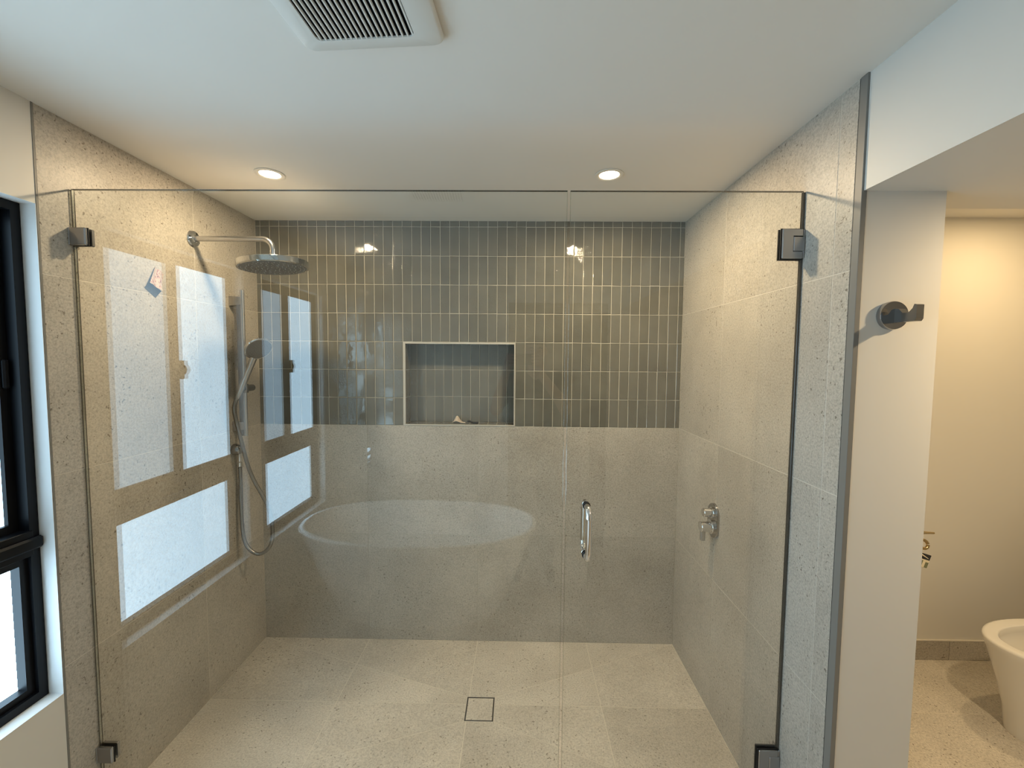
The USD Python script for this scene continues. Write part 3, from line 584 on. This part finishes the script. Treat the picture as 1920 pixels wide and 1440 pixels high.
to = thing('toilet', 'white seatless toilet bowl with tapered skirt facing left', 'toilet', (2.42, 1.73, 0))
def oval(cx_, a_front, a_back, b, z, k=64, nexp=2.15):
    q = []
    for i in range(k):
        th = 2*math.pi*i/k; c, s = math.cos(th), math.sin(th)
        x = (a_back if c > 0 else a_front)*math.copysign(abs(c)**(2/nexp), c); y = b*math.copysign(abs(s)**(2/nexp), s); q.append((cx_+x, 1.735+y, z))
    return np.array(q)
body = [oval(2.42, 0.255, 0.30, 0.118, 0.0), oval(2.42, 0.258, 0.30, 0.120, 0.02), oval(2.42, 0.268, 0.30, 0.124, 0.10), oval(2.42, 0.292, 0.30, 0.140, 0.20), oval(2.42, 0.322, 0.30, 0.164, 0.30), oval(2.42, 0.343, 0.30, 0.184, 0.37), oval(2.42, 0.350, 0.30, 0.190, 0.392), oval(2.42, 0.346, 0.297, 0.187, 0.401), oval(2.42, 0.335, 0.29, 0.178, 0.404),
        oval(2.42, 0.305, 0.22, 0.140, 0.403), oval(2.42, 0.299, 0.215, 0.134, 0.399), oval(2.42, 0.298, 0.214, 0.133, 0.375), oval(2.42, 0.30, 0.216, 0.136, 0.360), oval(2.44, 0.27, 0.18, 0.120, 0.30), oval(2.46, 0.18, 0.13, 0.085, 0.21), oval(2.47, 0.09, 0.08, 0.05, 0.17)]
TSH = np.array([-0.035, 0, 0])
shift = lambda rs_: [r + TSH for r in rs_]
part(to, 'bowl', loft(shift(body)), 'porcelain', smooth=60)
part(to, 'trapway', loft([oval(2.62, 0.022, 0.014, 0.030, 0.345, 24), oval(2.62, 0.022, 0.014, 0.030, 0.385, 24)]), 'rubber_black')
part(to, 'tank', cbox(2.68, 2.88, 1.735-0.19, 1.735+0.19, 0.36, 0.78, 0.02), 'porcelain')
part(to, 'tank_lid', cbox(2.675, 2.885, 1.735-0.196, 1.735+0.196, 0.78, 0.81, 0.008), 'porcelain')

# ================================================================== BEHIND THE CAMERA (seen in the glass)
tub = thing('bathtub', 'white oval freestanding bathtub mirrored in the shower glass', 'bathtub', (-0.614, 0.056, 0))
def sup(a, b, z, k=110, nexp=2.35):
    th = np.arange(k)*2*np.pi/k; c, s = np.cos(th), np.sin(th)
    return np.c_[-0.614 + a*np.sign(c)*np.abs(c)**(2/nexp), 0.056 + b*np.sign(s)*np.abs(s)**(2/nexp), np.full(k, z)]
part(tub, 'shell', loft([sup(0.50, 0.245, 0.0), sup(0.515, 0.258, 0.02), sup(0.58, 0.295, 0.16), sup(0.66, 0.342, 0.36), sup(0.725, 0.380, 0.52), sup(0.738, 0.388, 0.546), sup(0.738, 0.388, 0.554), sup(0.732, 0.383, 0.558), sup(0.716, 0.367, 0.557), sup(0.712, 0.363, 0.550), sup(0.66, 0.325, 0.40), sup(0.59, 0.28, 0.22), sup(0.54, 0.24, 0.14), sup(0.44, 0.17, 0.115)]), 'acrylic', smooth=50)
part(tub, 'overflow', cbox(-0.63-0.035, -0.63+0.035, 0.056-0.352, 0.056-0.335, 0.478, 0.487, 0.002), 'chrome')
part(tub, 'drain', lathe([(0, 0), (0, 0.03), (0.003, 0.028), (0.003, 0)], (-0.614, 0.056, 0.1152), (0, 0, 1)), 'chrome')
ts = thing('tub_spout', 'tall chrome tub filler on the wall behind the bathtub', 'tub filler', (-1.25, YREAR, 0.75))
part(ts, 'wall_plate', cbox(-1.275, -1.225, YREAR+0.0005, YREAR+0.012, 0.68, 0.84, 0.004), 'chrome')
part(ts, 'spout', tube(spline([(-1.25, YREAR+0.01, 0.79), (-1.25, YREAR+0.10, 0.79), (-1.25, YREAR+0.16, 0.785), (-1.25, YREAR+0.18, 0.755)], 20), 0.014, 16), 'chrome', smooth=60)
part(ts, 'lever', cbox(-1.257, -1.243, YREAR+0.012, YREAR+0.06, 0.70, 0.712, 0.003), 'chrome')

# ---- the photographer: body, clothes, hair and face, and the phone held up between both hands
def blob(chains, edge=0.02, its=8, mirror=None):
    r = m3.Manifold()
    for ch in chains:
        for (p, a), (q, b) in zip(ch[:-1], ch[1:]):
            r = r + m3.Manifold.batch_hull([m3.Manifold.sphere(a, 20).translate(list(map(float, p))), m3.Manifold.sphere(b, 20).translate(list(map(float, q)))])
    q = r.refine_to_length(edge).to_mesh(); m = trimesh.Trimesh(q.vert_properties[:, :3], q.tri_verts)
    trimesh.smoothing.filter_taubin(m, 0.5, 0.53, iterations=its); return m
def sides(ch): return [ch, [((2*PX - p[0], p[1], p[2]), r) for p, r in ch]]
PX, PY = 0.13, -0.40
pe = thing('person', 'person in a dark shirt and trousers holding up a phone, mirrored in the shower glass', 'person', (PX, PY, 0))
hip, knee, ankle = (PX+0.088, PY, 0.90), (PX+0.095, PY+0.010, 0.50), (PX+0.10, PY-0.020, 0.085)
leg = [(hip, 0.092), (knee, 0.058), ((PX+0.098, PY-0.012, 0.36), 0.058), (ankle, 0.038)]
foot = [(ankle, 0.040), ((PX+0.105, PY-0.045, 0.040), 0.036)], [((PX+0.105, PY-0.045, 0.038), 0.034), ((PX+0.118, PY+0.10, 0.030), 0.030), ((PX+0.121, PY+0.155, 0.024), 0.022)]
torso = [[((PX-0.075, PY, 0.93), 0.105), ((PX+0.075, PY, 0.93), 0.105)], [((PX-0.055, PY, 1.08), 0.100), ((PX+0.055, PY, 1.08), 0.100)], [((PX-0.085, PY+0.01, 1.30), 0.108), ((PX+0.085, PY+0.01, 1.30), 0.108)], [((PX-0.15, PY, 1.425), 0.058), ((PX+0.15, PY, 1.425), 0.058)],
         [((PX-0.07, PY, 0.93), 0.105), ((PX-0.055, PY, 1.08), 0.100), ((PX-0.085, PY+0.01, 1.30), 0.108), ((PX-0.12, PY, 1.42), 0.060)], [((PX+0.07, PY, 0.93), 0.105), ((PX+0.055, PY, 1.08), 0.100), ((PX+0.085, PY+0.01, 1.30), 0.108), ((PX+0.12, PY, 1.42), 0.060)], [((PX, PY, 0.95), 0.11), ((PX, PY+0.005, 1.30), 0.11)]]
neck = [[((PX, PY, 1.42), 0.062), ((PX, PY+0.025, 1.55), 0.055)]]
HC = np.array((PX-0.005, PY+0.040, 1.640))
head = [[(HC + (0, -0.012, 0.030), 0.082), (HC + (0, 0.010, 0.022), 0.080), (HC + (0, 0.036, -0.048), 0.048), (HC + (0, 0.046, -0.082), 0.026)], [(HC + (0, 0.0, 0.0), 0.074), (HC + (0, 0.020, -0.055), 0.056)],
        [(HC + (0, 0.084, 0.010), 0.009), (HC + (0, 0.096, -0.018), 0.013)], [(HC + (-0.012, 0.084, -0.022), 0.008), (HC + (0.012, 0.084, -0.022), 0.008)],
        [(HC + (-0.077, -0.005, 0.012), 0.012), (HC + (-0.079, -0.010, -0.016), 0.008)], [(HC + (0.077, -0.005, 0.012), 0.012), (HC + (0.079, -0.010, -0.016), 0.008)]]
shL, shR = (PX-0.185, PY, 1.42), (PX+0.185, PY, 1.42)
elL, elR = (-0.150, -0.225, 1.235), (0.330, -0.225, 1.240)
wrL, wrR = (-0.082, -0.100, 1.482), (0.158, -0.100, 1.482)
upper = [[(shL, 0.056), (elL, 0.042)], [(shR, 0.056), (elR, 0.042)]]
lower = [[(elL, 0.042), ((-0.125, -0.180, 1.32), 0.042), (wrL, 0.027)], [(elR, 0.042), ((0.285, -0.180, 1.32), 0.042), (wrR, 0.027)]]
def hand(wr, s, xe):
    """Palm, four bent fingers in front of the phone's end and a thumb behind it; s is the way from the palm to the phone."""
    kn = [np.array((xe - s*0.026, -0.040, z)) for z in (1.612, 1.592, 1.572, 1.553)]
    ch = [[(wr, 0.027), (kn[1], 0.017)], [(wr, 0.026), (kn[3], 0.016)], [(kn[0], 0.0125), (kn[3], 0.0125)], [(wr, 0.024), (kn[0], 0.014)]]
    for k, L in zip(kn, (0.92, 1.0, 0.95, 0.78)):
        ch.append([(k, 0.0095), (k + (s*0.012, 0.022, 0.002), 0.0088), (k + (s*(0.012+0.021*L), 0.0275, 0.001), 0.0080), (k + (s*(0.012+0.036*L), 0.0255, -0.001), 0.0070)])
    b = np.array(wr) + (s*0.016, -0.004, 0.030)
    ch.append([(b, 0.016), (b + (s*0.020, -0.004, 0.028), 0.0115), (np.array((xe + s*0.014, -0.0445, 1.562)), 0.0092), (np.array((xe + s*0.030, -0.0435, 1.580)), 0.0082)])
    return ch
PHX0, PHX1 = -0.036, 0.112
body_m = blob(torso + neck + head + sides(leg) + [c for f in foot for c in sides(f)] + upper + lower, 0.018, 6)
hands = [blob(hand(wrL, 1, PHX0), 0.004, 6), blob(hand(wrR, -1, PHX1), 0.004, 6)]
part(pe, 'body', cat(body_m), 'skin', smooth=True)
for h in hands: part(pe, 'hand', h, 'skin', smooth=True)
grow = lambda chs, d: [[(p, r+d) for p, r in c] for c in chs]
shirt = blob(grow(torso + [[(shL, 0.056), (tuple(np.array(shL)*0.35 + np.array(elL)*0.65), 0.047)], [(shR, 0.056), (tuple(np.array(shR)*0.35 + np.array(elR)*0.65), 0.047)]], 0.009), 0.02, 4)
part(pe, 'shirt', shirt, 'shirt', smooth=True)
part(pe, 'trousers', blob(grow([[((PX-0.075, PY, 0.92), 0.104), ((PX+0.075, PY, 0.92), 0.104)]] + sides(leg[:3] + [((PX+0.10, PY-0.020, 0.10), 0.048)]), 0.010), 0.02, 4), 'trousers', smooth=True)
for f in zip(*[sides(c) for c in foot]): part(pe, 'shoe', blob(grow(list(f), 0.006), 0.012, 4), 'shoe', smooth=True)
hairm = blob([[(HC + (0, -0.018, 0.036), 0.084), (HC + (0, 0.008, 0.040), 0.078)], [(HC + (0, -0.035, 0.02), 0.076), (HC + (0, -0.035, -0.035), 0.058)]], 0.012, 3)
part(pe, 'hair', cut(hairm, bx(HC[0]-0.2, HC[0]+0.2, HC[1]+0.045, HC[1]+0.3, HC[2]-0.3, HC[2]+0.052), bx(HC[0]-0.2, HC[0]+0.2, HC[1]+0.006, HC[1]+0.3, HC[2]-0.3, HC[2]+0.02)), 'hair', smooth=50)
for sx in (-1, 1):
    e = part(pe, 'eye', trimesh.creation.icosphere(2, 0.0118).apply_translation(HC + (sx*0.031, 0.0685, 0.006)), 'eye_white', smooth=True)
    part(e, 'iris', trimesh.creation.icosphere(2, 0.006).apply_translation(HC + (sx*0.031, 0.0758, 0.006)), 'hair', smooth=True)
    part(pe, 'eyebrow', tube([HC + (sx*0.018, 0.085, 0.025), HC + (sx*0.031, 0.085, 0.029), HC + (sx*0.045, 0.077, 0.025)], 0.0035, 8), 'hair', smooth=60)
part(pe, 'mouth', cat(tube([HC + (-0.022, 0.0735, -0.049), HC + (-0.008, 0.0835, -0.047), HC + (0.008, 0.0835, -0.047), HC + (0.022, 0.0735, -0.049)], [0.002, 0.0045, 0.0045, 0.002], 8), tube([HC + (-0.020, 0.0735, -0.053), HC + (0, 0.0825, -0.056), HC + (0.020, 0.0735, -0.053)], [0.002, 0.005, 0.002], 8)), 'lip', smooth=60)
ph = thing('phone', 'dark phone held level in both hands of the person, mirrored in the glass', 'phone', ((PHX0+PHX1)/2, -0.028, 1.55))
part(ph, 'case', cbox(PHX0, PHX1, -0.033, -0.025, 1.552, 1.624, 0.004), 'phone_body')
for dx, dz in ((0, 0), (0, -0.019), (0.019, -0.009)):
    part(ph, 'lens', cyl((0.0+dx-0.004, -0.026, 1.606+dz-0.006), (0.0+dx-0.004, -0.0225, 1.606+dz-0.006), 0.0078), 'rubber_black')
